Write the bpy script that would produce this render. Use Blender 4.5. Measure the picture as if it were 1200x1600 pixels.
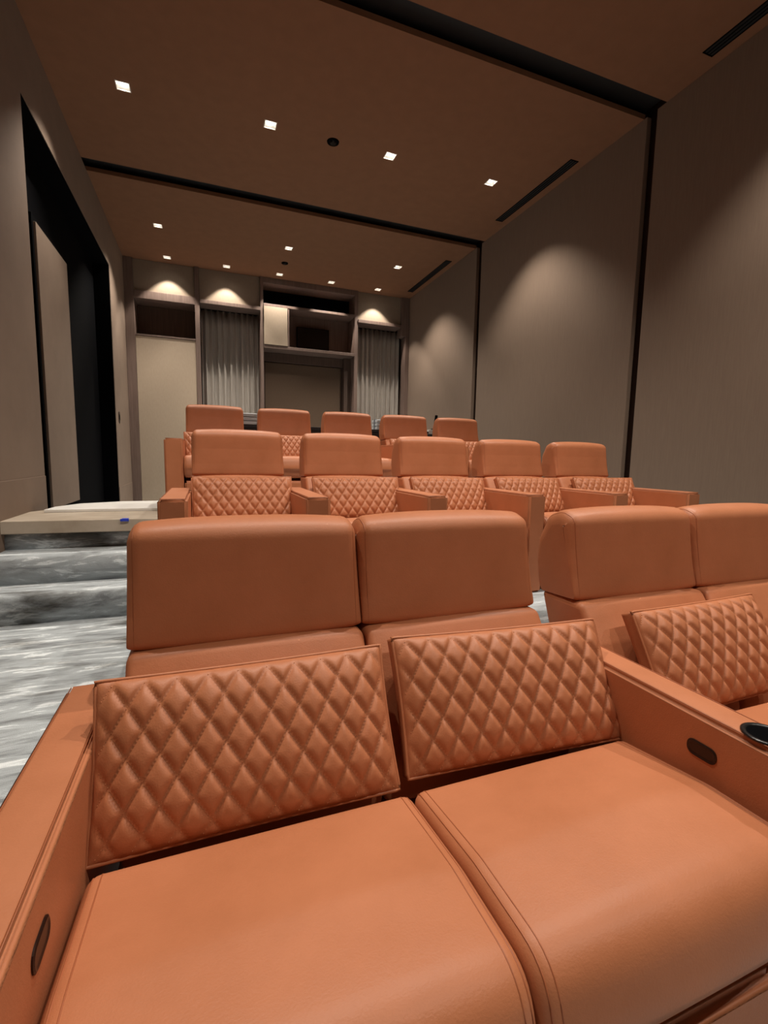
import bpy, bmesh, math, random
from mathutils import Vector, Matrix

# ------------------------------------------------------------------ clear
for o in list(bpy.data.objects):
    bpy.data.objects.remove(o, do_unlink=True)
scene = bpy.context.scene
COL = scene.collection
random.seed(7)

# ------------------------------------------------------------------ camera
def R(a): return math.radians(a)
YAW, PITCH, ROLL, FPX, CAM_H = R(-20.759), R(-6.581), R(1.049), 732.7, 1.27
fw = Vector((-math.sin(YAW)*math.cos(PITCH), math.cos(YAW)*math.cos(PITCH), math.sin(PITCH)))
rt = Vector((math.cos(YAW), math.sin(YAW), 0.0))
up = rt.cross(fw)
rt2 = rt*math.cos(ROLL) + up*math.sin(ROLL)
up2 = up*math.cos(ROLL) - rt*math.sin(ROLL)
cam_d = bpy.data.cameras.new('camera')
cam_d.sensor_fit = 'HORIZONTAL'
cam_d.sensor_width = 36.0
cam_d.lens = 36.0*FPX/1200.0
cam_d.clip_start = 0.02
cam = bpy.data.objects.new('camera', cam_d)
M4 = Matrix((rt2, up2, -fw)).transposed().to_4x4()
M4.translation = Vector((0, 0, CAM_H))
cam.matrix_world = M4
COL.objects.link(cam)
scene.camera = cam

# ------------------------------------------------------------------ world, exposure
w = bpy.data.worlds.new('world')
scene.world = w
w.use_nodes = True
w.node_tree.nodes['Background'].inputs[0].default_value = (0.02, 0.017, 0.015, 1)
w.node_tree.nodes['Background'].inputs[1].default_value = 0.2
vs = scene.view_settings
vs.view_transform = 'Standard'
vs.look = 'None'
vs.exposure = 0.0
vs.gamma = 1.0
vs.use_curve_mapping = False
SPOT_W = 300.0
SPOT_COL = (1.0, 0.91, 0.80)
DIM_FRONT = 0.62
DIM_NEAR = 1.06
DIM_BACK = 1.25
SPOT_HALF = 51.0
SPOT_BLEND = 0.62

# ------------------------------------------------------------------ materials
def srgb(r, g, b):
    f = lambda c: (c/255/12.92) if c/255 <= 0.04045 else ((c/255+0.055)/1.055)**2.4
    return (f(r), f(g), f(b), 1.0)

def new_mat(name, col, rough=0.6, metal=0.0, spec=0.5):
    m = bpy.data.materials.new(name)
    m.use_nodes = True
    b = m.node_tree.nodes['Principled BSDF']
    b.inputs['Base Color'].default_value = col
    b.inputs['Roughness'].default_value = rough
    b.inputs['Metallic'].default_value = metal
    b.inputs['Specular IOR Level'].default_value = spec
    return m, m.node_tree, b

def noise(nt, scale, detail=4, rough=0.5, vec=None, mapscale=None):
    tc = nt.nodes.new('ShaderNodeTexCoord')
    n = nt.nodes.new('ShaderNodeTexNoise')
    n.inputs['Scale'].default_value = scale
    n.inputs['Detail'].default_value = detail
    n.inputs['Roughness'].default_value = rough
    if mapscale:
        mp = nt.nodes.new('ShaderNodeMapping')
        mp.inputs['Scale'].default_value = mapscale
        nt.links.new(tc.outputs[vec or 'Object'], mp.inputs['Vector'])
        nt.links.new(mp.outputs[0], n.inputs['Vector'])
    else:
        nt.links.new(tc.outputs[vec or 'Object'], n.inputs['Vector'])
    return n

def ramp(nt, src, stops):
    r = nt.nodes.new('ShaderNodeValToRGB')
    els = r.color_ramp.elements
    while len(els) < len(stops): els.new(0.5)
    for e, (p, c) in zip(els, stops):
        e.position = p; e.color = c
    nt.links.new(src, r.inputs[0])
    return r

def bump(nt, b, src, strength, dist):
    bp = nt.nodes.new('ShaderNodeBump')
    bp.inputs['Strength'].default_value = strength
    bp.inputs['Distance'].default_value = dist
    nt.links.new(src, bp.inputs['Height'])
    nt.links.new(bp.outputs[0], b.inputs['Normal'])

def leather():
    m, nt, b = new_mat('tan_leather', srgb(196, 108, 62), 0.46, spec=0.35)
    n = noise(nt, 5.0, 5, 0.6)
    r = ramp(nt, n.outputs['Fac'], [(0.3, srgb(176, 110, 74)), (0.7, srgb(188, 119, 82))])
    nt.links.new(r.outputs[0], b.inputs['Base Color'])
    g = noise(nt, 260.0, 3, 0.6)
    g2 = noise(nt, 9.0, 4, 0.6)
    ad = nt.nodes.new('ShaderNodeMath'); ad.operation = 'MULTIPLY_ADD'
    ad.inputs[1].default_value = 3.0
    nt.links.new(g2.outputs['Fac'], ad.inputs[0]); nt.links.new(g.outputs['Fac'], ad.inputs[2])
    bump(nt, b, ad.outputs[0], 0.28, 0.0016)
    rr = ramp(nt, n.outputs['Fac'], [(0.3, (0.42,)*3+(1,)), (0.7, (0.52,)*3+(1,))])
    nt.links.new(rr.outputs[0], b.inputs['Roughness'])
    return m

def carpet():
    m, nt, b = new_mat('grey_streaked_carpet', srgb(150, 150, 145), 0.95, spec=0.1)
    n1 = noise(nt, 1.0, 9, 0.68, 'Object', (2.2, 15.0, 10.0)); n1.inputs['Distortion'].default_value = 0.7
    r1 = ramp(nt, n1.outputs['Fac'], [(0.33, srgb(132, 136, 139)), (0.46, srgb(180, 187, 191)), (0.555, srgb(194, 202, 206)), (0.59, srgb(242, 249, 252))])
    n2 = noise(nt, 1.0, 5, 0.6, 'Object', (1.5, 5.0, 4.0))
    r2 = ramp(nt, n2.outputs['Fac'], [(0.32, srgb(140, 134, 128)), (0.48, srgb(250, 250, 250))])
    mx = nt.nodes.new('ShaderNodeMix'); mx.data_type = 'RGBA'; mx.blend_type = 'MULTIPLY'
    mx.inputs[0].default_value = 1.0
    nt.links.new(r1.outputs[0], mx.inputs[6]); nt.links.new(r2.outputs[0], mx.inputs[7])
    nt.links.new(mx.outputs[2], b.inputs['Base Color'])
    f = noise(nt, 240, 2)
    a = nt.nodes.new('ShaderNodeMath'); a.operation = 'MULTIPLY_ADD'; a.inputs[1].default_value = 0.4
    nt.links.new(f.outputs['Fac'], a.inputs[0]); nt.links.new(n1.outputs['Fac'], a.inputs[2])
    bump(nt, b, a.outputs[0], 0.5, 0.02)
    return m

def woven(name, c0, c1, rough=0.85, sc=(60, 60, 2)):
    m, nt, b = new_mat(name, c0, rough, spec=0.25)
    n = noise(nt, 1.0, 3, 0.6, 'Object', sc)
    r = ramp(nt, n.outputs['Fac'], [(0.3, c0), (0.7, c1)])
    nt.links.new(r.outputs[0], b.inputs['Base Color'])
    bump(nt, b, n.outputs['Fac'], 0.15, 0.003)
    return m

def plain(name, col, rough=0.6, metal=0.0, spec=0.5, var=0.06):
    m, nt, b = new_mat(name, col, rough, metal, spec)
    n = noise(nt, 6.0, 4)
    c1 = tuple(min(1, c*(1+var)) for c in col[:3])+(1,)
    c0 = tuple(c*(1-var) for c in col[:3])+(1,)
    r = ramp(nt, n.outputs['Fac'], [(0.3, c0), (0.7, c1)])
    nt.links.new(r.outputs[0], b.inputs['Base Color'])
    return m

def stone():
    m, nt, b = new_mat('pale_stone', srgb(180, 166, 148), 0.5)
    n = noise(nt, 3.0, 6, 0.6, 'Object', (1, 2.2, 1))
    r = ramp(nt, n.outputs['Fac'], [(0.35, srgb(168, 153, 134)), (0.65, srgb(190, 177, 160))])
    nt.links.new(r.outputs[0], b.inputs['Base Color'])
    return m

def wood(name, c0, c1, rough=0.55):
    m, nt, b = new_mat(name, c0, rough, spec=0.4)
    n = noise(nt, 1.0, 5, 0.65, 'Object', (30, 30, 1.5))
    r = ramp(nt, n.outputs['Fac'], [(0.3, c0), (0.7, c1)])
    nt.links.new(r.outputs[0], b.inputs['Base Color'])
    return m

def emit(name, col, s):
    m = bpy.data.materials.new(name); m.use_nodes = True
    nt = m.node_tree; nt.nodes.clear()
    e = nt.nodes.new('ShaderNodeEmission'); o = nt.nodes.new('ShaderNodeOutputMaterial')
    e.inputs[0].default_value = col; e.inputs[1].default_value = s
    nt.links.new(e.outputs[0], o.inputs[0])
    return m

MAT = dict(
    leather=leather(), carpet=carpet(), stone=stone(),
    wall=woven('taupe_wall_fabric', srgb(124, 106, 92), srgb(130, 112, 97), sc=(90, 90, 4)),
    wall_l=woven('taupe_plaster', srgb(126, 108, 94), srgb(132, 114, 99), sc=(3, 3, 3)),
    ceil=plain('taupe_ceiling', srgb(130, 94, 71), 0.9, spec=0.1, var=0.04),
    black=plain('black_channel', srgb(16, 15, 15), 0.7),
    blackgloss=plain('black_gloss', srgb(8, 8, 9), 0.15),
    blackmatte=plain('black_paint', srgb(4, 4, 6), 0.95, spec=0.05),
    joinery=wood('umber_joinery', srgb(98, 80, 72), srgb(120, 100, 90)),
    umber=wood('dark_umber_panel', srgb(74, 58, 50), srgb(90, 72, 62)),
    beige=woven('beige_panel', srgb(166, 149, 130), srgb(173, 156, 136), sc=(60, 60, 12)),
    panel=woven('taupe_panel', srgb(134, 119, 103), srgb(140, 125, 108), sc=(60, 60, 12)),
    recess=woven('brown_panel', srgb(96, 78, 64), srgb(101, 83, 68), sc=(60, 60, 12)),
    bronze=plain('bronze_plate', srgb(52, 36, 30), 0.35, 0.6),
    cup=plain('black_cup_ring', srgb(14, 16, 18), 0.3),
    stitch=plain('tan_thread', srgb(214, 144, 100), 0.7),
    seam=plain('seam_leather', srgb(158, 90, 55), 0.5),
    alu=plain('reflector_aluminium', srgb(215, 212, 205), 0.25, 0.7),
    trim=plain('trim_white', srgb(190, 180, 168), 0.5),
    sheet=plain('white_sheet', srgb(226, 224, 219), 0.6),
    lamp=emit('lamp_glow', (1.0, 0.95, 0.88, 1), 70.0),
    tape=plain('blue_tape', srgb(30, 60, 190), 0.6),
    bar=plain('charcoal_counter', srgb(58, 56, 58), 0.5),
    bartop=plain('white_quartz', srgb(210, 206, 198), 0.35),
    pack=plain('white_pack', srgb(215, 222, 226), 0.3),
    packband=plain('grey_band', srgb(120, 128, 136), 0.4),
)
def curtain_mat():
    m, nt, b = new_mat('silver_grey_drape', srgb(150, 144, 136), 0.36, 0.35)
    n = noise(nt, 1.0, 3, 0.6, 'Object', (90, 90, 2))
    r = ramp(nt, n.outputs['Fac'], [(0.3, srgb(166, 159, 151)), (0.7, srgb(200, 192, 183))])
    nt.links.new(r.outputs[0], b.inputs['Base Color'])
    return m
MAT['curtain'] = curtain_mat()

# ------------------------------------------------------------------ helpers
def add_box(bm, x0, x1, y0, y1, z0, z1):
    v = [bm.verts.new((x, y, z)) for x in (x0, x1) for y in (y0, y1) for z in (z0, z1)]
    for f in ((0, 1, 3, 2), (4, 6, 7, 5), (0, 4, 5, 1), (2, 3, 7, 6), (0, 2, 6, 4), (1, 5, 7, 3)):
        bm.faces.new([v[i] for i in f])
    return v

def finish(name, bm, mat, parent=None, smooth=False, loc=None, bevel=0.0, seg=2):
    if bevel > 0:
        bmesh.ops.bevel(bm, geom=[e for e in bm.edges], offset=bevel, segments=seg, affect='EDGES', profile=0.5)
    bmesh.ops.recalc_face_normals(bm, faces=bm.faces)
    me = bpy.data.meshes.new(name)
    bm.to_mesh(me); bm.free()
    me.materials.append(MAT[mat] if isinstance(mat, str) else mat)
    if smooth:
        for p in me.polygons: p.use_smooth = p.use_smooth if smooth == 'keep' else True
    o = bpy.data.objects.new(name, me)
    COL.objects.link(o)
    if parent: o.parent = parent
    if loc: o.location = loc
    return o

def box(name, mat, x0, x1, y0, y1, z0, z1, parent=None, bevel=0.0, seg=2):
    bm = bmesh.new(); add_box(bm, x0, x1, y0, y1, z0, z1)
    return finish(name, bm, mat, parent, bevel=bevel, seg=seg)

def prism(name, mat, pts, z0, z1, parent=None, bevel=0.0):
    bm = bmesh.new()
    a = [bm.verts.new((x, y, z0)) for x, y in pts]; b = [bm.verts.new((x, y, z1)) for x, y in pts]
    bm.faces.new(a[::-1]); bm.faces.new(b)
    n = len(pts)
    for i in range(n): bm.faces.new((a[i], a[(i+1) % n], b[(i+1) % n], b[i]))
    return finish(name, bm, mat, parent, bevel=bevel)

def empty(name, loc=(0, 0, 0), rotz=0.0):
    o = bpy.data.objects.new(name, None)
    o.empty_display_size = 0.1
    COL.objects.link(o); o.location = loc; o.rotation_euler = (0, 0, rotz)
    return o

def tag(o, label=None, cat=None, group=None, kind=None):
    if label: o['label'] = label
    if cat: o['category'] = cat
    if group: o['group'] = group
    if kind: o['kind'] = kind
    return o

def round_poly(pts, seg=5):
    """pts: (a, b, radius) -> rounded closed polygon"""
    out = []
    n = len(pts)
    for i in range(n):
        p = Vector(pts[i][:2]); r = pts[i][2]
        a = (Vector(pts[i-1][:2])-p); b = (Vector(pts[(i+1) % n][:2])-p)
        if r <= 0: out.append(p); continue
        an, bn = a.normalized(), b.normalized()
        half = an.angle(bn)/2
        t = min(r/math.tan(half), 0.48*a.length, 0.48*b.length)
        p0, p1 = p+an*t, p+bn*t
        for k in range(seg+1):
            s = k/seg
            out.append(p0*(1-s)**2 + p*2*s*(1-s) + p1*s*s)
    # remove doubles
    res = []
    for q in out:
        if not res or (q-res[-1]).length > 1e-4: res.append(q)
    if (res[0]-res[-1]).length < 1e-4: res.pop()
    return res

def resample(poly, step):
    out = []
    n = len(poly)
    for i in range(n):
        a, b = poly[i], poly[(i+1) % n]
        k = max(1, int((b-a).length/step))
        for j in range(k): out.append(a.lerp(b, j/k))
    return out

def poly_normals(poly):
    n = len(poly)
    area = sum(poly[i].x*poly[(i+1) % n].y-poly[(i+1) % n].x*poly[i].y for i in range(n))
    s = 1 if area > 0 else -1
    nr = []
    for i in range(n):
        t = (poly[(i+1) % n]-poly[i-1]).normalized()
        nr.append(Vector((t.y, -t.x))*s)
    return nr

def loft(bm, poly, x0, x1, r, crown=0.0, nx=10, seg=5, crown_w=None, inset_w=None):
    """profile poly in (y, z) swept along x with rounded ends and an outward crown"""
    nr = poly_normals(poly)
    st = []
    for k in range(seg+1):
        t = math.pi/2*k/seg
        st.append((x0+r*(1-math.sin(t)) if False else x0+r*(1-math.cos(t)), r*(1-math.sin(t))))
    for k in range(1, nx):
        st.append((x0+r+(x1-x0-2*r)*k/nx, 0.0))
    for k in range(seg, -1, -1):
        t = math.pi/2*k/seg
        st.append((x1-r*(1-math.cos(t)), r*(1-math.sin(t))))
    rings = []
    for x, d in st:
        u = (x-x0)/(x1-x0)*2-1
        c = crown*(1-abs(u)**2.5)
        ring = []
        for i, p in enumerate(poly):
            cw = crown_w(p) if crown_w else 1.0
            q = p+nr[i]*(c*cw-d*(inset_w(p) if inset_w else 1.0))
            ring.append(bm.verts.new((x, q.x, q.y)))
        rings.append(ring)
    n = len(poly)
    for a, b in zip(rings[:-1], rings[1:]):
        for i in range(n):
            f = bm.faces.new((a[i], a[(i+1) % n], b[(i+1) % n], b[i])); f.smooth = True
    f = bm.faces.new(rings[0][::-1]); f.smooth = False
    f = bm.faces.new(rings[-1]); f.smooth = False
    return rings

def add_tube(bm, pts, r, closed=False, sides=6):
    n = len(pts)
    rings = []
    for i, p in enumerate(pts):
        a = pts[(i-1) % n] if (closed or i > 0) else p
        b = pts[(i+1) % n] if (closed or i < n-1) else p
        t = (b-a).normalized()
        ref = Vector((0, 0, 1)) if abs(t.z) < 0.9 else Vector((1, 0, 0))
        u = t.cross(ref).normalized(); v = t.cross(u)
        rings.append([bm.verts.new(p+(u*math.cos(2*math.pi*k/sides)+v*math.sin(2*math.pi*k/sides))*r) for k in range(sides)])
    m = n if closed else n-1
    for i in range(m):
        a, b = rings[i], rings[(i+1) % n]
        for k in range(sides):
            f = bm.faces.new((a[k], a[(k+1) % sides], b[(k+1) % sides], b[k])); f.smooth = True
    if not closed:
        bm.faces.new(rings[0]); bm.faces.new(rings[-1][::-1])

def copy_tree(o, parent=None):
    c = o.copy(); COL.objects.link(c)
    if parent: c.parent = parent
    for ch in list(o.children): copy_tree(ch, c)
    return c

# ------------------------------------------------------------------ room constants
XL, XR, ZC = -1.585, 5.17, 5.49
YF, YB = -3.6, 12.17
B0N, B0F, B1N, B1F = 4.50, 4.81, 8.38, 8.72
BMN, BMF = 0.62, 0.93
TIER2, TIER3, LAND = 0.35, 0.73, 0.70
REC = 0.13
RECW = 0.07

# ------------------------------------------------------------------ floors and steps
f = box('floor', 'carpet', XL-0.5, XR+0.3, YF-0.1, 12.9, -0.12, 0.0); tag(f, kind='structure')

def tread(name, x0, x1, y0, y1, z0, z1, label):
    """carpeted step with a soft rolled nosing"""
    poly = resample(round_poly([(y1, z0, 0), (y0, z0, 0), (y0, z1, 0.055), (y1, z1, 0)], 7), 0.2)
    bm = bmesh.new()
    loft(bm, poly, x0, x1, 0.004, 0, 24, 1)
    o = finish(name, bm, 'carpet', None, smooth='keep')
    tag(o, kind='structure')
    return o
tread('floor_tier', -0.30, XR, 2.33, 4.56, 0.0, TIER2, '')
tread('floor_tier', -0.38, XR, 4.56, 7.6, 0.0, TIER3, '')
tread('floor_step', XL, -0.38, 4.05, 5.9, 0.0, 0.225, '')
tread('floor_step', XL, -0.38, 4.37, 5.85, 0.225, 0.45, '')
tread('floor_step', XL, -0.38, 4.68, 5.8, 0.45, 0.590, '')
b = box('floor', 'carpet', XL-0.5, XR+0.3, 7.6, 12.9, 0.0, 0.18); tag(b, kind='structure')
land = prism('floor_landing', 'stone', [(XL, 4.62), (-0.39, 4.57), (-0.39, 6.04), (-0.90, 6.02), (-1.28, 5.82), (XL, 5.32)], 0.592, LAND, bevel=0.006)
tag(land, kind='structure')
o = prism('floor_board', 'sheet', [(-1.44, 5.22), (-0.40, 5.20), (-0.40, 6.02), (-0.90, 6.00), (-1.27, 5.80), (-1.42, 5.5)], LAND, LAND+0.028, bevel=0.004)
tag(o, 'white protective board lying on the stone landing beside the dark doorway', 'board')
bm = bmesh.new(); add_box(bm, -0.71, -0.645, 4.570, 4.590, LAND-0.018, LAND+0.001)
add_box(bm, -0.70, -0.65, 4.575, 4.63, LAND+0.0005, LAND+0.002)
o = finish('tape_piece', bm, 'tape'); tag(o, 'small piece of blue tape on the edge of the stone landing', 'tape')

# ------------------------------------------------------------------ walls
wr = box('wall_right', 'bronze', XR+RECW, XR+RECW+0.15, YF, YB+0.6, 0, ZC+0.2); tag(wr, kind='structure')
for y0, y1 in ((YF, BMN), (BMF, 4.62), (4.76, 8.48), (8.66, YB+0.5)):
    box('wall_panel', 'wall', XR, XR+RECW, y0, y1, 0, ZC, wr, bevel=0.004)
wl = box('wall_left', 'wall_l', XL-0.14, XL, YF, 5.86, 0, ZC); tag(wl, kind='structure')
box('wall_panel', 'wall_l', XL-0.14, XL, 5.86, 10.28, 4.70, ZC, wl)
box('wall_panel', 'wall_l', XL-0.14, XL, 10.28, YB+0.5, 0.18, ZC, wl)
bs = box('baseboard_left', 'wall_l', XL, XL+0.008, YF, 5.86, 0.0, 1.02, bevel=0.003); tag(bs, kind='structure')
box('baseboard_panel', 'wall_l', XL, XL+0.008, 10.28, 11.95, 0.18, 0.62, bs, bevel=0.003)
# black portal in the left wall
pr = box('wall_portal', 'blackmatte', XL-0.34, XL-0.26, 5.6, 10.6, 0.0, 4.9); tag(pr, kind='structure')
box('portal_lining', 'blackmatte', XL-0.26, XL-0.006, 5.835, 5.86, 0.0, 4.72, pr)
box('portal_lining', 'blackmatte', XL-0.26, XL-0.006, 10.255, 10.285, 0.0, 4.72, pr)
box('portal_lining', 'blackmatte', XL-0.26, XL-0.006, 5.835, 10.285, 4.685, 4.71, pr)
d = box('door_1', 'wall_l', XL-0.19, XL-0.16, 6.70, 7.98, 0.58, 3.86, bevel=0.004); tag(d, kind='structure')
box('door_frame', 'blackmatte', XL-0.26, XL-0.185, 6.64, 8.04, 0.18, 3.93, d)
wf = box('wall_front', 'wall', XL-0.3, XR+0.3, YF-0.15, YF, 0, ZC+0.2); tag(wf, kind='structure')
sw = empty('wall_switch', (XL, 10.62, 1.97)); tag(sw, 'small dark oval control on the narrow wall beside the black doorway', 'switch')
bm = bmesh.new()
pl = round_poly([(-0.06, -0.12, .06), (0.06, -0.12, .06), (0.06, 0.12, .06), (-0.06, 0.12, .06)], 6)
a = [bm.verts.new((0.0, p.x, p.y)) for p in pl]; b2 = [bm.verts.new((0.012, p.x*.94, p.y*.96)) for p in pl]
bm.faces.new(a); bm.faces.new(b2)
for i in range(len(pl)): bm.faces.new((a[i], a[(i+1) % len(pl)], b2[(i+1) % len(pl)], b2[i]))
finish('plate', bm, 'bronze', sw)
bm = bmesh.new(); add_box(bm, 0.012, 0.02, -0.025, 0.025, -0.05, 0.05); finish('button', bm, 'cup', sw, bevel=0.003)

# ------------------------------------------------------------------ ceiling with lamp openings
LX = (-0.80, 0.87, 2.52, 4.18)
lamps = []
for x in LX[1:]: lamps.append((x, -1.25))
for x in LX: lamps.append((x, 2.30))
for x in LX: lamps.append((x, 6.67))
for x in (-0.74, 1.68, 4.09): lamps.append((x, 10.20))
for x in (-0.69, 0.53, 1.71, 2.95, 4.16): lamps.append((x, 11.69))
HA = 0.074
ce = box('ceiling', 'black', XL-0.3, XR+0.3, YF-0.1, 13.0, ZC+REC, ZC+REC+0.1); tag(ce, kind='structure')
def ceil_panel(y0, y1):
    hs = [(x, y) for x, y in lamps if y0 < y < y1]
    xs = sorted({XL-0.14, XR+0.02} | {x+s*HA for x, y in hs for s in (-1, 1)})
    ys = sorted({y0, y1} | {y+s*HA for x, y in hs for s in (-1, 1)})
    bm = bmesh.new()
    for i in range(len(xs)-1):
        for j in range(len(ys)-1):
            cx, cy = (xs[i]+xs[i+1])/2, (ys[j]+ys[j+1])/2
            if any(abs(cx-x) < HA and abs(cy-y) < HA for x, y in hs): continue
            vs_ = [bm.verts.new(p) for p in ((xs[i], ys[j], ZC), (xs[i+1], ys[j], ZC), (xs[i+1], ys[j+1], ZC), (xs[i], ys[j+1], ZC))]
            bm.faces.new(vs_)
    bmesh.ops.remove_doubles(bm, verts=bm.verts, dist=1e-5)
    r = bmesh.ops.extrude_face_region(bm, geom=bm.faces[:])
    bmesh.ops.translate(bm, verts=[v for v in r['geom'] if isinstance(v, bmesh.types.BMVert)], vec=(0, 0, 0.06))
    return finish('ceiling_panel', bm, 'ceil', ce)
for y0, y1 in ((YF, BMN), (BMF, B0N), (B0F, B1N), (B1F, YB+0.5)):
    ceil_panel(y0, y1)

def make_lamp():
    t = empty('ceiling_light')
    bm = bmesh.new()                                        # square frame standing a hair below the ceiling
    o_, i_ = HA+0.004, HA-0.006
    for x0, x1, y0, y1 in ((-o_, o_, -o_, -i_), (-o_, o_, i_, o_), (-o_, -i_, -i_, i_), (i_, o_, -i_, i_)):
        add_box(bm, x0, x1, y0, y1, -0.003, 0.004)
    finish('trim', bm, 'trim', t)
    bm = bmesh.new()                                        # four sloping reflector faces
    lo, hi, z0, z1 = HA-0.004, 0.036, 0.0, 0.075
    L = [bm.verts.new((sx*lo, sy*lo, z0)) for sx, sy in ((-1, -1), (1, -1), (1, 1), (-1, 1))]
    U = [bm.verts.new((sx*hi, sy*hi, z1)) for sx, sy in ((-1, -1), (1, -1), (1, 1), (-1, 1))]
    for i in range(4): bm.faces.new((L[i], L[(i+1) % 4], U[(i+1) % 4], U[i]))
    finish('reflector', bm, 'alu', t)
    bm = bmesh.new()
    bmesh.ops.create_cone(bm, cap_ends=True, segments=16, radius1=0.030, radius2=0.036, depth=0.012)
    finish('bulb', bm, 'lamp', t, loc=(0, 0, 0.072))
    ld = bpy.data.lights.new('downlight_beam', 'SPOT')
    ld.energy = SPOT_W; ld.color = SPOT_COL
    ld.spot_size = R(2*SPOT_HALF); ld.spot_blend = SPOT_BLEND
    ld.shadow_soft_size = 0.028
    lo_ = bpy.data.objects.new('downlight_beam', ld)
    COL.objects.link(lo_); lo_.parent = t; lo_.location = (0, 0, 0.035)
    return t
proto = make_lamp()
BEAM = [c_ for c_ in proto.children if c_.type == 'LIGHT'][0].data
ords4 = ('leftmost of four', 'second from the left of four', 'third from the left of four', 'rightmost of four')
lab = []
ords3 = ('left one of three', 'middle one of three', 'right one of three')
for n in ords3: lab.append('recessed downlight near the screen outside the picture, %s' % n)
for n in ords4: lab.append('recessed downlight above the front loveseats outside the picture, %s' % n)
for n in ords4: lab.append('lit square recessed downlight in the middle ceiling bay, %s' % n)
for n in ('leftmost of three', 'middle of three', 'rightmost of three'): lab.append('lit square downlight in the front line of the far ceiling bay, %s' % n)
for n in ('leftmost of five', 'second from the left of five', 'middle one of five', 'fourth from the left of five', 'rightmost of five'):
    lab.append('small lit downlight in the line along the back cabinets, %s' % n)
for i, (x, y) in enumerate(lamps):
    t = proto if i == 0 else copy_tree(proto)
    for ch in t.children:
        if ch.type == 'LIGHT': ch.data = BEAM
    t.location = (x, y, ZC)
    if i < 3:                                               # the screen end is dimmed
        for ch in t.children:
            if ch.type == 'LIGHT':
                ch.data = ch.data.copy(); ch.data.energy = SPOT_W*DIM_FRONT
    if 3 <= i < 7:
        for ch in t.children:
            if ch.type == 'LIGHT':
                ch.data = ch.data.copy(); ch.data.energy = SPOT_W*DIM_NEAR
    if 10 < y < 11:
        for ch in t.children:
            if ch.type == 'LIGHT':
                ch.data = ch.data.copy(); ch.data.energy = SPOT_W*DIM_BACK
    if y > 11:                                              # small cabinet lights, narrower and weaker
        for ch in t.children:
            if ch.type == 'LIGHT':
                ch.data = ch.data.copy(); ch.data.energy = SPOT_W*0.7; ch.data.spot_size = R(82); ch.data.spot_blend = 0.35; ch.data.shadow_soft_size = 0.015
    tag(t, lab[i], 'ceiling light', 'square recessed ceiling downlights')

def disc(name, x, y, r, label, cat):
    t = empty(name, (x, y, ZC)); tag(t, label, cat)
    bm = bmesh.new(); bmesh.ops.create_cone(bm, cap_ends=True, segments=24, radius1=r, radius2=r*1.06, depth=0.014)
    finish('housing', bm, 'blackmatte', t, loc=(0, 0, -0.007))
    bm = bmesh.new(); bmesh.ops.create_cone(bm, cap_ends=True, segments=24, radius1=r*.5, radius2=r*.62, depth=0.016)
    finish('lens', bm, 'blackgloss', t, loc=(0, 0, -0.02))
disc('ceiling_sensor', 1.70, 6.68, 0.078, 'round dark sensor between the middle bay downlights', 'sensor')
disc('ceiling_sensor', 1.72, 10.98, 0.07, 'small round dark sensor near the back cabinets in the far ceiling bay', 'sensor')

def diffuser(y0, y1, label):
    t = empty('air_diffuser', (4.965, (y0+y1)/2, ZC)); tag(t, label, 'air vent', 'linear slot diffusers')
    h = (y1-y0)/2
    bm = bmesh.new()
    for x0, x1, a, b_ in ((-.07, .07, -h, -h+.012), (-.07, .07, h-.012, h), (-.07, -.058, -h, h), (.058, .07, -h, h)):
        add_box(bm, x0, x1, a, b_, -0.006, 0.0)
    finish('frame', bm, 'blackmatte', t)
    bm = bmesh.new(); add_box(bm, -.058, .058, -h+.012, h-.012, -0.002, -0.0005); finish('slot', bm, 'black', t)
    for x in (-.02, .02):
        bm = bmesh.new(); add_box(bm, x-.004, x+.004, -h+.012, h-.012, -0.006, -0.002); finish('slat', bm, 'blackmatte', t)
diffuser(1.7, 3.88, 'black linear air slot in the nearest ceiling bay at the right wall')
diffuser(5.76, 7.61, 'black linear air slot in the middle ceiling bay at the right wall')
diffuser(9.45, 11.51, 'black linear air slot in the far ceiling bay at the right wall')

# ------------------------------------------------------------------ back wall joinery
wb = box('wall_back', 'umber', XL-0.14, XR+0.2, 12.62, 12.75, 0.0, ZC+0.05); tag(wb, kind='structure')
FY = 11.97                                                   # front of the joinery
def cabinet(name, label):
    t = empty(name, (0, 0, 0)); return tag(t, label, 'cabinet')
def P(t, name, mat, x0, x1, y0, y1, z0, z1, bevel=0.004): return box(name, mat, x0, x1, y0, y1, z0, z1, t, bevel=bevel)
Z0 = 0.18
# left bay: upper fabric panel, open niche, tall beige door
c = cabinet('built_in_cabinet', 'tall built-in cabinet with dark niche above a beige door, beside the left wall')
P(c, 'stile', 'joinery', XL+0.002, -1.40, FY, 12.60, Z0, ZC-.002)
P(c, 'stile', 'joinery', -0.16, -0.06, FY, 12.60, Z0, ZC-.002)
P(c, 'upper_panel', 'panel', -1.398, -0.162, 12.03, 12.09, 4.83, ZC-.003)
P(c, 'niche_top', 'joinery', -1.398, -0.162, FY+.01, 12.6, 4.66, 4.828)
P(c, 'niche_back', 'umber', -1.398, -0.162, 12.55, 12.6, 3.90, 4.658)
P(c, 'niche_shelf', 'joinery', -1.398, -0.162, FY+.005, 12.548, 3.865, 3.90)
P(c, 'door', 'beige', -1.396, -0.164, FY+.015, 12.05, Z0+.01, 3.86)
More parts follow.
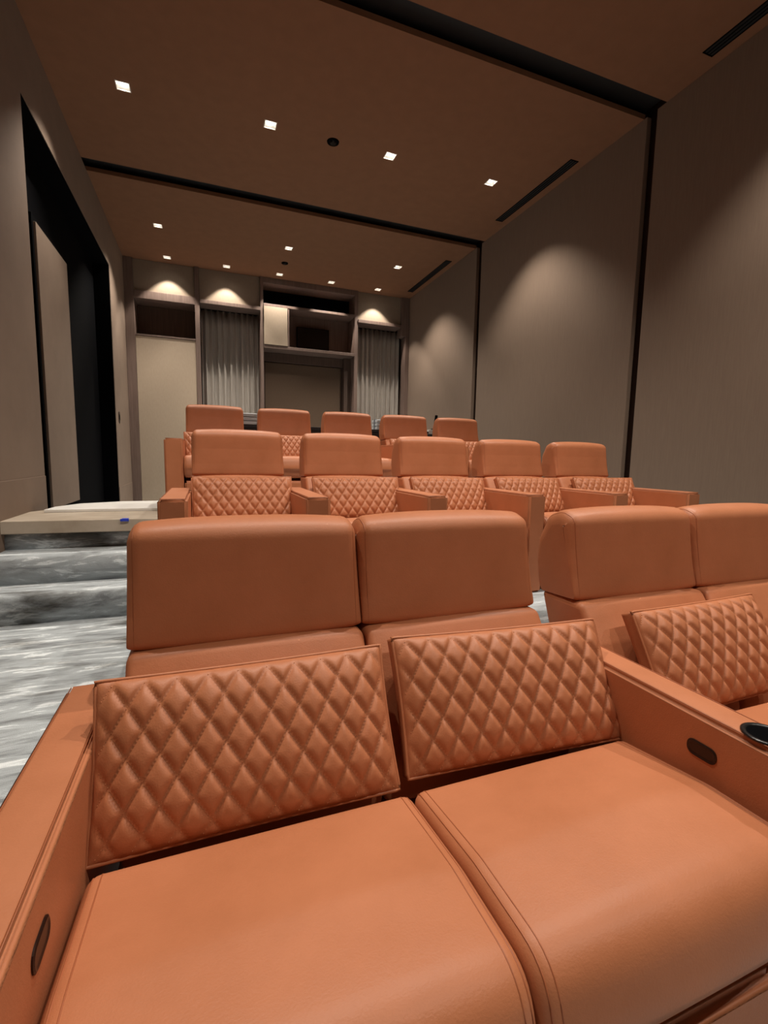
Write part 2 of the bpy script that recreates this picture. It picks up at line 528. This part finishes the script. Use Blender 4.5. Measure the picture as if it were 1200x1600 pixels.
# curtain bays
def curtain_bay(x0, x1, label, xs=None):
    c = cabinet('built_in_cabinet', label)
    P(c, 'upper_panel', 'panel', x0, x1, 12.03, 12.09, 4.80, ZC-.003)
    P(c, 'shelf_edge', 'joinery', x0, x1, FY-.02, 12.40, 4.71, 4.79)
    return c
c = curtain_bay(-0.058, 1.288, 'curtain recess with lit fabric panel above it, between beige door and television unit')
P(c, 'stile', 'joinery', 1.29, 1.36, FY, 12.60, Z0, ZC-.002)
c = curtain_bay(3.73, 4.93, 'curtain recess with lit fabric panel above it, at the right end of the joinery')
P(c, 'stile', 'joinery', 4.932, XR-.002, FY, 12.25, 4.5, ZC-.002)
P(c, 'end_post', 'joinery', 5.06, XR-.002, FY, 12.25, Z0, 4.498)
# television unit
c = cabinet('media_cabinet', 'central built-in unit with open top niche, television shelf and large lower recess')
P(c, 'stile', 'joinery', 3.64, 3.728, FY, 12.60, Z0, ZC-.002)
P(c, 'top_rail', 'joinery', 1.362, 3.638, FY+.005, 12.6, 5.36, ZC-.003)
P(c, 'niche_back', 'joinery', 1.362, 3.638, 12.56, 12.61, Z0, 4.85)
P(c, 'upper_back', 'blackmatte', 1.362, 3.638, 12.50, 12.61, 4.892, 5.358)
P(c, 'shelf', 'joinery', 1.362, 3.638, FY-.01, 12.555, 4.83, 4.89)
P(c, 'shelf', 'joinery', 1.362, 3.638, FY-.01, 12.555, 3.86, 3.93)
dr = P(c, 'door', 'beige', 1.37, 1.93, FY-.02, FY+.01, 3.94, 4.825)
P(c, 'side_panel', 'joinery', 1.93, 1.975, FY, 12.555, 3.932, 4.828)
P(c, 'recess_panel', 'recess', 1.44, 3.42, 12.50, 12.555, Z0, 3.62)
P(c, 'recess_frame', 'umber', 3.46, 3.638, 12.30, 12.555, Z0, 3.855)
P(c, 'recess_rail', 'umber', 1.362, 3.455, 12.44, 12.555, 3.64, 3.855)
tv = empty('television', (2.66, 12.44, 3.932)); tag(tv, 'black flat television standing in the central niche', 'television')
bm = bmesh.new(); add_box(bm, -.42, .42, -.025, .025, 0.04, 0.62); finish('bezel', bm, 'blackmatte', tv, bevel=0.004)
bm = bmesh.new(); add_box(bm, -.405, .405, -.029, -.0255, 0.06, 0.605); finish('screen', bm, 'blackgloss', tv)
for sx in (-.25, .25):
    bm = bmesh.new(); add_box(bm, sx-.02, sx+.02, -.08, .08, 0.0, 0.04); finish('foot', bm, 'blackmatte', tv)

def curtain(x0, x1, seed, label, yc=12.40):
    rnd = random.Random(seed)
    t = empty('curtain', ((x0+x1)/2, yc, Z0+0.02)); tag(t, label, 'curtain', 'silver grey curtains of the back wall')
    W = x1-x0; n = 150; H = 4.69-Z0-0.02; rows = 14
    ph = [rnd.uniform(0, 6.28) for _ in range(4)]
    bm = bmesh.new(); grid = []
    for j in range(rows+1):
        v = j/rows; row = []
        for i in range(n+1):
            u = i/n
            a = 2*math.pi*u*W/0.135
            d_ = 0.042*math.sin(a+0.9*math.sin(5*u+ph[0])+0.25*v*math.sin(9*u+ph[3]))+0.012*math.sin(2.3*a+ph[1])*(0.4+0.6*(1-v))+0.010*math.sin(0.43*a+ph[2])
            row.append(bm.verts.new((-W/2+W*u+0.012*math.cos(a+ph[1]), d_, H*v)))
        grid.append(row)
    for j in range(rows):
        for i in range(n):
            f_ = bm.faces.new((grid[j][i], grid[j][i+1], grid[j+1][i+1], grid[j+1][i])); f_.smooth = True
    o = finish('fabric', bm, 'curtain', t, smooth='keep')
    md = o.modifiers.new('thick', 'SOLIDIFY'); md.thickness = 0.004
    bm = bmesh.new(); add_tube(bm, [Vector((-W/2, 0, H+.003)), Vector((W/2, 0, H+.003))], 0.008); finish('track', bm, 'cup', t)
curtain(-0.03, 1.27, 3, 'silver grey curtain hanging left of the television unit')
curtain(3.75, 5.04, 5, 'silver grey curtain hanging right of the television unit')

# bar counter behind the last row
bc = empty('bar_counter', (2.0, 7.0, TIER3)); tag(bc, 'charcoal bar counter with pale top standing behind the last row', 'counter')
bm = bmesh.new(); add_box(bm, -2.05, 2.05, -.14, .2, 0.0, 0.93); finish('body', bm, 'bar', bc, bevel=0.004)
bm = bmesh.new(); add_box(bm, -2.1, 1.3, -.22, .24, 0.932, 0.965); finish('top', bm, 'bar', bc, bevel=0.004)
bm = bmesh.new(); add_box(bm, 1.302, 2.1, -.22, .24, 0.932, 0.995); tag(finish('top', bm, 'bartop', bc, bevel=0.004), 'white end of the counter top')
def pack(x, label, w=.28, n=3):
    t = empty('wrapped_stack', (x, 6.90, TIER3+0.965)); tag(t, label, 'package', 'wrapped stacks on the counter')
    for k in range(n):
        bm = bmesh.new(); add_box(bm, -w/2, w/2, -.12, .12, k*.052+.001, k*.052+.046)
        finish('pack', bm, 'pack', t, bevel=0.008)
    bm = bmesh.new(); add_box(bm, -w/2-.003, w/2+.003, -.03, .03, 0.0, n*.052+.002); finish('band', bm, 'packband', t, bevel=0.002)
pack(0.60, 'white wrapped stack on the counter between the first and second headrests of the last row')
pack(2.57, 'white wrapped stack on the counter between the third and fourth headrests of the last row')
rm = empty('upright_handset', (3.48, 6.95, TIER3+0.995)); rm.rotation_euler = (0, R(8), 0)
tag(rm, 'slim black handset standing upright on the pale counter end', 'handset')
bm = bmesh.new(); add_box(bm, -.022, .022, -.012, .012, 0.02, 0.25); finish('body', bm, 'blackmatte', rm, bevel=0.006)
bm = bmesh.new(); add_box(bm, -.045, .045, -.04, .04, 0.0, 0.022); finish('cradle', bm, 'blackmatte', rm, bevel=0.004)

# ------------------------------------------------------------------ seats
S = 0.62
HEAD = [(-0.012, 0.777, .02), (0.004, 0.86, .1), (0.02, 0.96, .1), (0.032, 1.068, .045), (0.10, 1.092, .08), (0.175, 1.064, .06),
        (0.222, 0.97, .06), (0.222, 0.88, .1), (0.198, 0.80, .1), (0.175, 0.765, .02)]
BACK = [(-0.035, 0.772, .03), (-0.115, 0.655, .08), (-0.185, 0.50, .08), (-0.225, 0.36, .03), (0.03, 0.30, .03), (0.12, 0.62, .1), (0.178, 0.772, .02)]
SEAT = [(-0.335, 0.33, .02), (-0.80, 0.315, .05), (-0.835, 0.42, .09), (-0.795, 0.528, .085), (-0.60, 0.524, .2), (-0.345, 0.488, .03)]
def seat_cw(p):
    return (1.0 if p.y > 0.4 else 0.2)*max(0.0, min(1.0, (-0.34-p.x)/0.22))
MESH = {}
def mesh_of(key, builder):
    if key not in MESH:
        MESH[key] = builder()
    return MESH[key]
def part(name, key, builder, mat, parent, loc=(0, 0, 0)):
    """one mesh per key, shared by all alike parts"""
    if key not in MESH:
        o = finish(name, builder(), mat, parent, smooth='keep', loc=loc)
        MESH[key] = o.data
    else:
        o = bpy.data.objects.new(name, MESH[key]); COL.objects.link(o); o.parent = parent; o.location = loc
    if name in ('armrest', 'footrest', 'base'):
        md = o.modifiers.new('normals', 'WEIGHTED_NORMAL'); md.weight = 100; md.keep_sharp = False
    return o

def b_head():
    bm = bmesh.new()
    loft(bm, resample(round_poly(HEAD, 5), 0.03), -S/2+.002, S/2-.002, 0.036, 0.014, 14, 6,
         inset_w=lambda p: 0.15+1.25*max(0.0, min(1.0, (p.y-0.78)/0.26)))
    return bm
def b_head_seam(s):
    bm = bmesh.new()
    poly = resample(round_poly(HEAD, 5), 0.03); nr = poly_normals(poly)
    f_ = lambda p: 0.15+1.25*max(0.0, min(1.0, (p.y-0.78)/0.26))
    add_tube(bm, [Vector((s*(S/2-.002-.018), (p-n*.0048*f_(p)).x, (p-n*.0048*f_(p)).y)) for p, n in zip(poly, nr)], 0.0022, True)
    return bm
def b_back():
    bm = bmesh.new(); loft(bm, resample(round_poly(BACK, 5), 0.03), -S/2+.003, S/2-.003, 0.02, 0.012, 12, 4); return bm
def b_seat():
    bm = bmesh.new()
    loft(bm, resample(round_poly(SEAT, 6), 0.03), -S/2+.002, S/2-.002, 0.026, 0.016, 16, 5,
         crown_w=seat_cw)
    return bm
def b_seat_seam(s, dx, di):
    bm = bmesh.new()
    poly = resample(round_poly(SEAT, 6), 0.03); nr = poly_normals(poly)
    r_ = 0.026
    d0 = r_-math.sqrt(max(0.0, r_*r_-(r_-dx)**2)) if dx < r_ else 0.0
    u_ = 1-dx/(S/2-.002)
    pts = []
    for p, n in zip(poly, nr):
        off = 0.016*(1-u_**2.5)*seat_cw(p)-d0-di
        pts.append(Vector((s*(S/2-.002-dx), (p+n*off).x, (p+n*off).y)))
    add_tube(bm, pts, 0.0015, True)
    return bm
def b_base():
    bm = bmesh.new(); add_box(bm, -S/2+.004, S/2-.004, -0.72, 0.10, 0.0, 0.30)
    bmesh.ops.bevel(bm, geom=bm.edges[:], offset=0.012, segments=2, affect='EDGES'); return bm
def b_foot():
    bm = bmesh.new(); add_box(bm, -S/2+.004, S/2-.004, -0.805, -0.725, 0.05, 0.285)
    bmesh.ops.bevel(bm, geom=bm.edges[:], offset=0.02, segments=4, affect='EDGES')
    for f_ in bm.faces: f_.smooth = True
    return bm
def arm_poly(w):
    return round_poly([(-w/2, 0.0, 0), (w/2, 0.0, 0), (w/2, 0.69, .018), (-w/2, 0.69, .018)], 5)
def b_arm(w):
    """upholstered block, small radii, straight front"""
    bm = bmesh.new(); add_box(bm, -w/2, w/2, -0.81, 0.09, 0.0, 0.69)
    bmesh.ops.subdivide_edges(bm, edges=[e for e in bm.edges if abs(e.verts[0].co.y-e.verts[1].co.y) > .5], cuts=6)
    sharp = [e for e in bm.edges if len(e.link_faces) == 2 and e.calc_face_angle(0) > 1]
    bmesh.ops.bevel(bm, geom=sharp, offset=0.016, segments=4, affect='EDGES')
    for f_ in bm.faces: f_.smooth = True
    return bm
def b_arm_seam(w):
    bm = bmesh.new(); i = 0.012
    pts = [Vector((-(w/2-i), y, 0.6893)) for y in (0.07, -0.2, -0.5, -0.795)]+[Vector(((w/2-i), y, 0.6893)) for y in (-0.795, -0.5, -0.2, 0.07)]
    add_tube(bm, pts, 0.0014)
    return bm
def b_cup():
    bm = bmesh.new(); n = 28
    prof = [(0.048, 0.0), (0.048, 0.004), (0.045, 0.0055), (0.038, 0.0045), (0.0365, 0.0025), (0.0365, 0.0008)]
    rings = [[bm.verts.new((r*math.cos(2*math.pi*k/n), r*math.sin(2*math.pi*k/n), z)) for k in range(n)] for r, z in prof]
    for a_, b_ in zip(rings[:-1], rings[1:]):
        for k in range(n):
            f_ = bm.faces.new((a_[k], a_[(k+1) % n], b_[(k+1) % n], b_[k])); f_.smooth = True
    bm.faces.new(rings[-1]); bm.faces.new(rings[0][::-1])
    return bm
def b_hole_shade():
    bm = bmesh.new(); bmesh.ops.create_cone(bm, cap_ends=True, segments=28, radius1=0.036, radius2=0.036, depth=0.0006); return bm  # flat black disc: the shade inside the cup hole put in as colour
def b_ctrl():
    bm = bmesh.new()
    pl = round_poly([(-0.036, -0.020, .02), (0.036, -0.020, .02), (0.036, 0.020, .02), (-0.036, 0.020, .02)], 6)
    st = [(0.0, 1.0), (0.0025, 1.0), (0.004, .93), (0.0025, .84), (0.002, .8)]
    rings = [[bm.verts.new((x, p.x*k, p.y*k if k == 1 else p.y*(1-(1-k)*2))) for p in pl] for x, k in st]
    n = len(pl)
    for a_, b_ in zip(rings[:-1], rings[1:]):
        for i in range(n): bm.faces.new((a_[i], a_[(i+1) % n], b_[(i+1) % n], b_[i]))
    bm.faces.new(rings[0][::-1]); bm.faces.new(rings[-1])
    return bm
def b_btn():
    bm = bmesh.new(); bmesh.ops.create_cone(bm, cap_ends=True, segments=14, radius1=0.0075, radius2=0.0075, depth=0.002)
    bmesh.ops.rotate(bm, verts=bm.verts, matrix=Matrix.Rotation(R(90), 3, 'Y')); return bm

def add_seat(t, x, sx=1.0, mid=0.0, side=-1):
    L = (x, 0, 0)
    part('base', 'base', b_base, 'leather', t, L).scale.x = 1+(sx-1)*0.99
    part('footrest', 'foot', b_foot, 'leather', t, L)
    b_ = part('backrest', 'back', b_back, 'leather', t, L)
    h_ = part('headrest', 'head', b_head, 'leather', t, L)
    for s in (-1, 1): part('seam', 'headseam%d' % s, lambda: b_head_seam(s), 'seam', h_)
    s_ = part('seat_cushion', 'seat', b_seat, 'leather', t, L)
    for s in (-1, 1):
        for dx, di in ((0.013, 0.0004), (0.027, 0.0004)):
            part('seam', 'seatseam%d%.3f' % (s, dx), lambda: b_seat_seam(s, dx, di), 'seam', s_)
    s_.scale.x = sx
    if mid: s_.location.x = mid+side*S*sx/2
def add_arm(t, x, w, sides, cup=True, sz=1.0):
    a_ = part('armrest', 'arm%.3f' % w, lambda: b_arm(w), 'leather', t, (x, 0, 0))
    part('seam', 'armseam%.3f' % w, lambda: b_arm_seam(w), 'seam', a_)
    a_.scale.z = sz
    if cup:
        part('cup_holder', 'cup', b_cup, 'cup', a_, (0.0, -0.665, 0.69))
        part('cup_hole_shade', 'hole_shade', b_hole_shade, 'blackmatte', a_, (0.0, -0.665, 0.691))
    for s in sides:
        c_ = part('control_plate', 'ctrl', b_ctrl, 'bronze', a_, (s*w/2, -0.565, 0.600))
        if s < 0: c_.rotation_euler = (0, 0, math.pi)

# front row: two loveseats
YH1 = 1.279
XA = -0.200
G = 0.172
t = empty('loveseat', (XA+S, YH1, 0.0)); tag(t, 'tan leather loveseat in the foreground with two diamond-quilted cushions', 'sofa', 'front row loveseats')
add_seat(t, -S/2, 1.073, 0.015); add_seat(t, S/2, 1.073, 0.015, 1)
add_arm(t, -S-.035-.0575, 0.115, (1,), False, 0.971); add_arm(t, 0.68+.0545, 0.109, (-1, 1), True, 0.971)
XB = XA+2*S+G
t = empty('loveseat', (XB+S, YH1, 0.0)); tag(t, 'tan leather loveseat at the right edge behind the cup holder armrest', 'sofa', 'front row loveseats')
add_seat(t, -S/2); add_seat(t, S/2); add_arm(t, S+G/2, G-.002, (-1,), True, 0.971)

# rows two and three: five recliners each, sharing armrests
W2 = 0.143
ordn = ('leftmost', 'second from left', 'middle', 'fourth from left', 'rightmost')
def row(x0, pitch, yh, z, wa, rowname, grp):
    for i in range(5):
        xc = x0+i*pitch+S/2
        t = empty('recliner', (xc, yh, z))
        tag(t, 'tan leather recliner, %s seat of the %s' % (ordn[i], rowname), 'recliner', grp)
        add_seat(t, 0)
        aw = pitch-S-.002
        if i == 0: add_arm(t, -S/2-wa/2, wa, (), False)
        add_arm(t, S/2+(pitch-S)/2, aw, (), False)
row(-0.095, 0.763, 3.431, TIER2, 0.145, 'middle row', 'middle row recliners')
row(-0.204, 0.780, 5.678, TIER3, 0.165, 'back row', 'back row recliners')

# ------------------------------------------------------------------ quilted cushions
PW, PH = 0.640, 0.335
NA, NB = 10, 3.5                        # diamonds across and up
SUB = 14
def pil_dome(u, v):
    a_ = max(0.0, 1-abs(u)**4)*max(0.0, 1-abs(v)**3.0)
    return a_**0.55
def pil_front(u, v):
    """u, v in -1..1 -> point on the quilted face (x, depth, z)"""
    a_ = (u*0.5+0.5)*NA; b_ = (v*0.5+0.5)*NB+2/14
    s1 = abs(math.sin(math.pi*(a_+b_))); s2 = abs(math.sin(math.pi*(a_-b_)))
    d1 = abs((a_+b_) % 1.0-0.5)*2; d2 = abs((a_-b_) % 1.0-0.5)*2      # 1 on a stitch line, 0 mid-diamond
    q = 0.55*(1-max(d1, d2)**3.2)+0.45*(1-d1**4)*(1-d2**4)
    edge = min(1, (1-abs(u))*10)*min(1, (1-abs(v))*6)
    d_ = 0.020+0.046*pil_dome(u, v)+0.0120*(q-0.6)*edge
    bow = 1-0.018*(1-v*v)*abs(u)**6
    return Vector((u*PW/2*bow, -d_, (v*(1-0.02*(1-u*u)*abs(v)**6))*PH/2))
def b_pillow():
    bm = bmesh.new()
    nx, ny = NA*SUB, 49
    F = [[bm.verts.new(pil_front(-1+2*i/nx, -1+2*j/ny)) for i in range(nx+1)] for j in range(ny+1)]
    for j in range(ny):
        for i in range(nx):
            f_ = bm.faces.new((F[j][i], F[j][i+1], F[j+1][i+1], F[j+1][i])); f_.smooth = True
    mx, my = 40, 24
    rim = [F[0][i] for i in range(nx+1)]+[F[j][nx] for j in range(1, ny+1)]+[F[ny][i] for i in range(nx-1, -1, -1)]+[F[j][0] for j in range(ny-1, 0, -1)]
    n = len(rim)
    prev = rim
    # gusset, then the plain domed back drawn in rings towards the centre
    steps = [(1.0, 0.008)]+[(s, 0.022+0.05*(1-s**3)) for s in (1.0, .93, .8, .6, .4, .2, .05)]
    for s, d_ in steps:
        cur = [bm.verts.new((v.co.x*s, d_, v.co.z*s)) for v in rim]
        for k in range(n):
            f_ = bm.faces.new((prev[k], prev[(k+1) % n], cur[(k+1) % n], cur[k])); f_.smooth = True
        prev = cur
    bm.faces.new(prev)
    return bm
def b_piping():
    bm = bmesh.new()
    pts = []
    N = 60
    for i in range(N): pts.append(pil_front(-1+2*i/N, -1))
    for i in range(30): pts.append(pil_front(1, -1+2*i/30))
    for i in range(N): pts.append(pil_front(1-2*i/N, 1))
    for i in range(30): pts.append(pil_front(-1, 1-2*i/30))
    add_tube(bm, pts, 0.0042, True, 8)
    return bm
def b_stitch():
    bm = bmesh.new()
    for sg in (1, -1):
        for k in range(-6, NA+8):
            # a + sg*b = k
            pts = []
            n = 90
            for j in range(n+1):
                v = -0.95+1.9*j/n
                b_ = (v*0.5+0.5)*NB+2/14
                a_ = k-sg*b_
                u = a_/NA*2-1
                pts.append((u, v))
            for j in range(0, n, 2):
                (u0, v0), (u1, v1) = pts[j], pts[j+1]
                if abs(u0) > 0.97 or abs(u1) > 0.97: continue
                p0 = pil_front(u0, v0); p1 = pil_front(u0+(u1-u0)*.75, v0+(v1-v0)*.75)
                off = Vector((0, -0.0006, 0))
                add_tube(bm, [p0+off, p1+off], 0.00075, False, 3)
    return bm
def pillow(x, y, z, lean, rz, rx, label, group, stitch=True):
    """y, z: lower front edge"""
    t = empty('quilted_cushion', (x, y, z))
    t.rotation_euler = (R(-lean), R(rx), R(rz))
    tag(t, label, 'cushion', group)
    L = (0, 0.022, PH/2)
    c_ = part('cover', 'pillow', b_pillow, 'leather', t, L)
    part('piping', 'pip', b_piping, 'leather', t, L)
    if stitch:
        s_ = part('stitching', 'stitch', b_stitch, 'stitch', t, L); s_['kind'] = 'stuff'
    return t
G1 = 'quilted cushions of the front row'
pillow(0.092, 0.966, 0.472, 28, 0.0, 0.0, 'diamond-quilted tan leather cushion on the left foreground seat', G1).scale = (1.03, 1, 1.02)
pillow(0.785, 0.962, 0.478, 28, -3.0, 0.6, 'diamond-quilted tan leather cushion on the right foreground seat against the armrest', G1).scale = (1.05, 1, 1.02)
pillow(1.632, 0.970, 0.482, 28, 2.0, 0.0, 'diamond-quilted tan leather cushion cut by the right edge of the picture', G1)
G2 = 'quilted cushions of the middle row'
dx2 = (0.012, 0.035, 0.03, 0.03, 0.075)
for i in range(5):
    pillow(-0.095+i*.763+S/2+dx2[i], 3.431-.312, TIER2+.482, 28, (0, -2, 1, 3, -4)[i], (0, 0, .8, .5, 0)[i],
           'quilted tan cushion on the %s seat of the middle row' % ordn[i], G2)
G3 = 'quilted cushions of the back row'
for i in range(5):
    pillow(-0.204+i*.78+S/2+(-.02, .0, .0, .02, .04)[i], 5.678-.312, TIER3+.482, 28, 0, 0,
           'quilted tan cushion on the %s seat of the back row' % ordn[i], G3).scale.x = 0.955
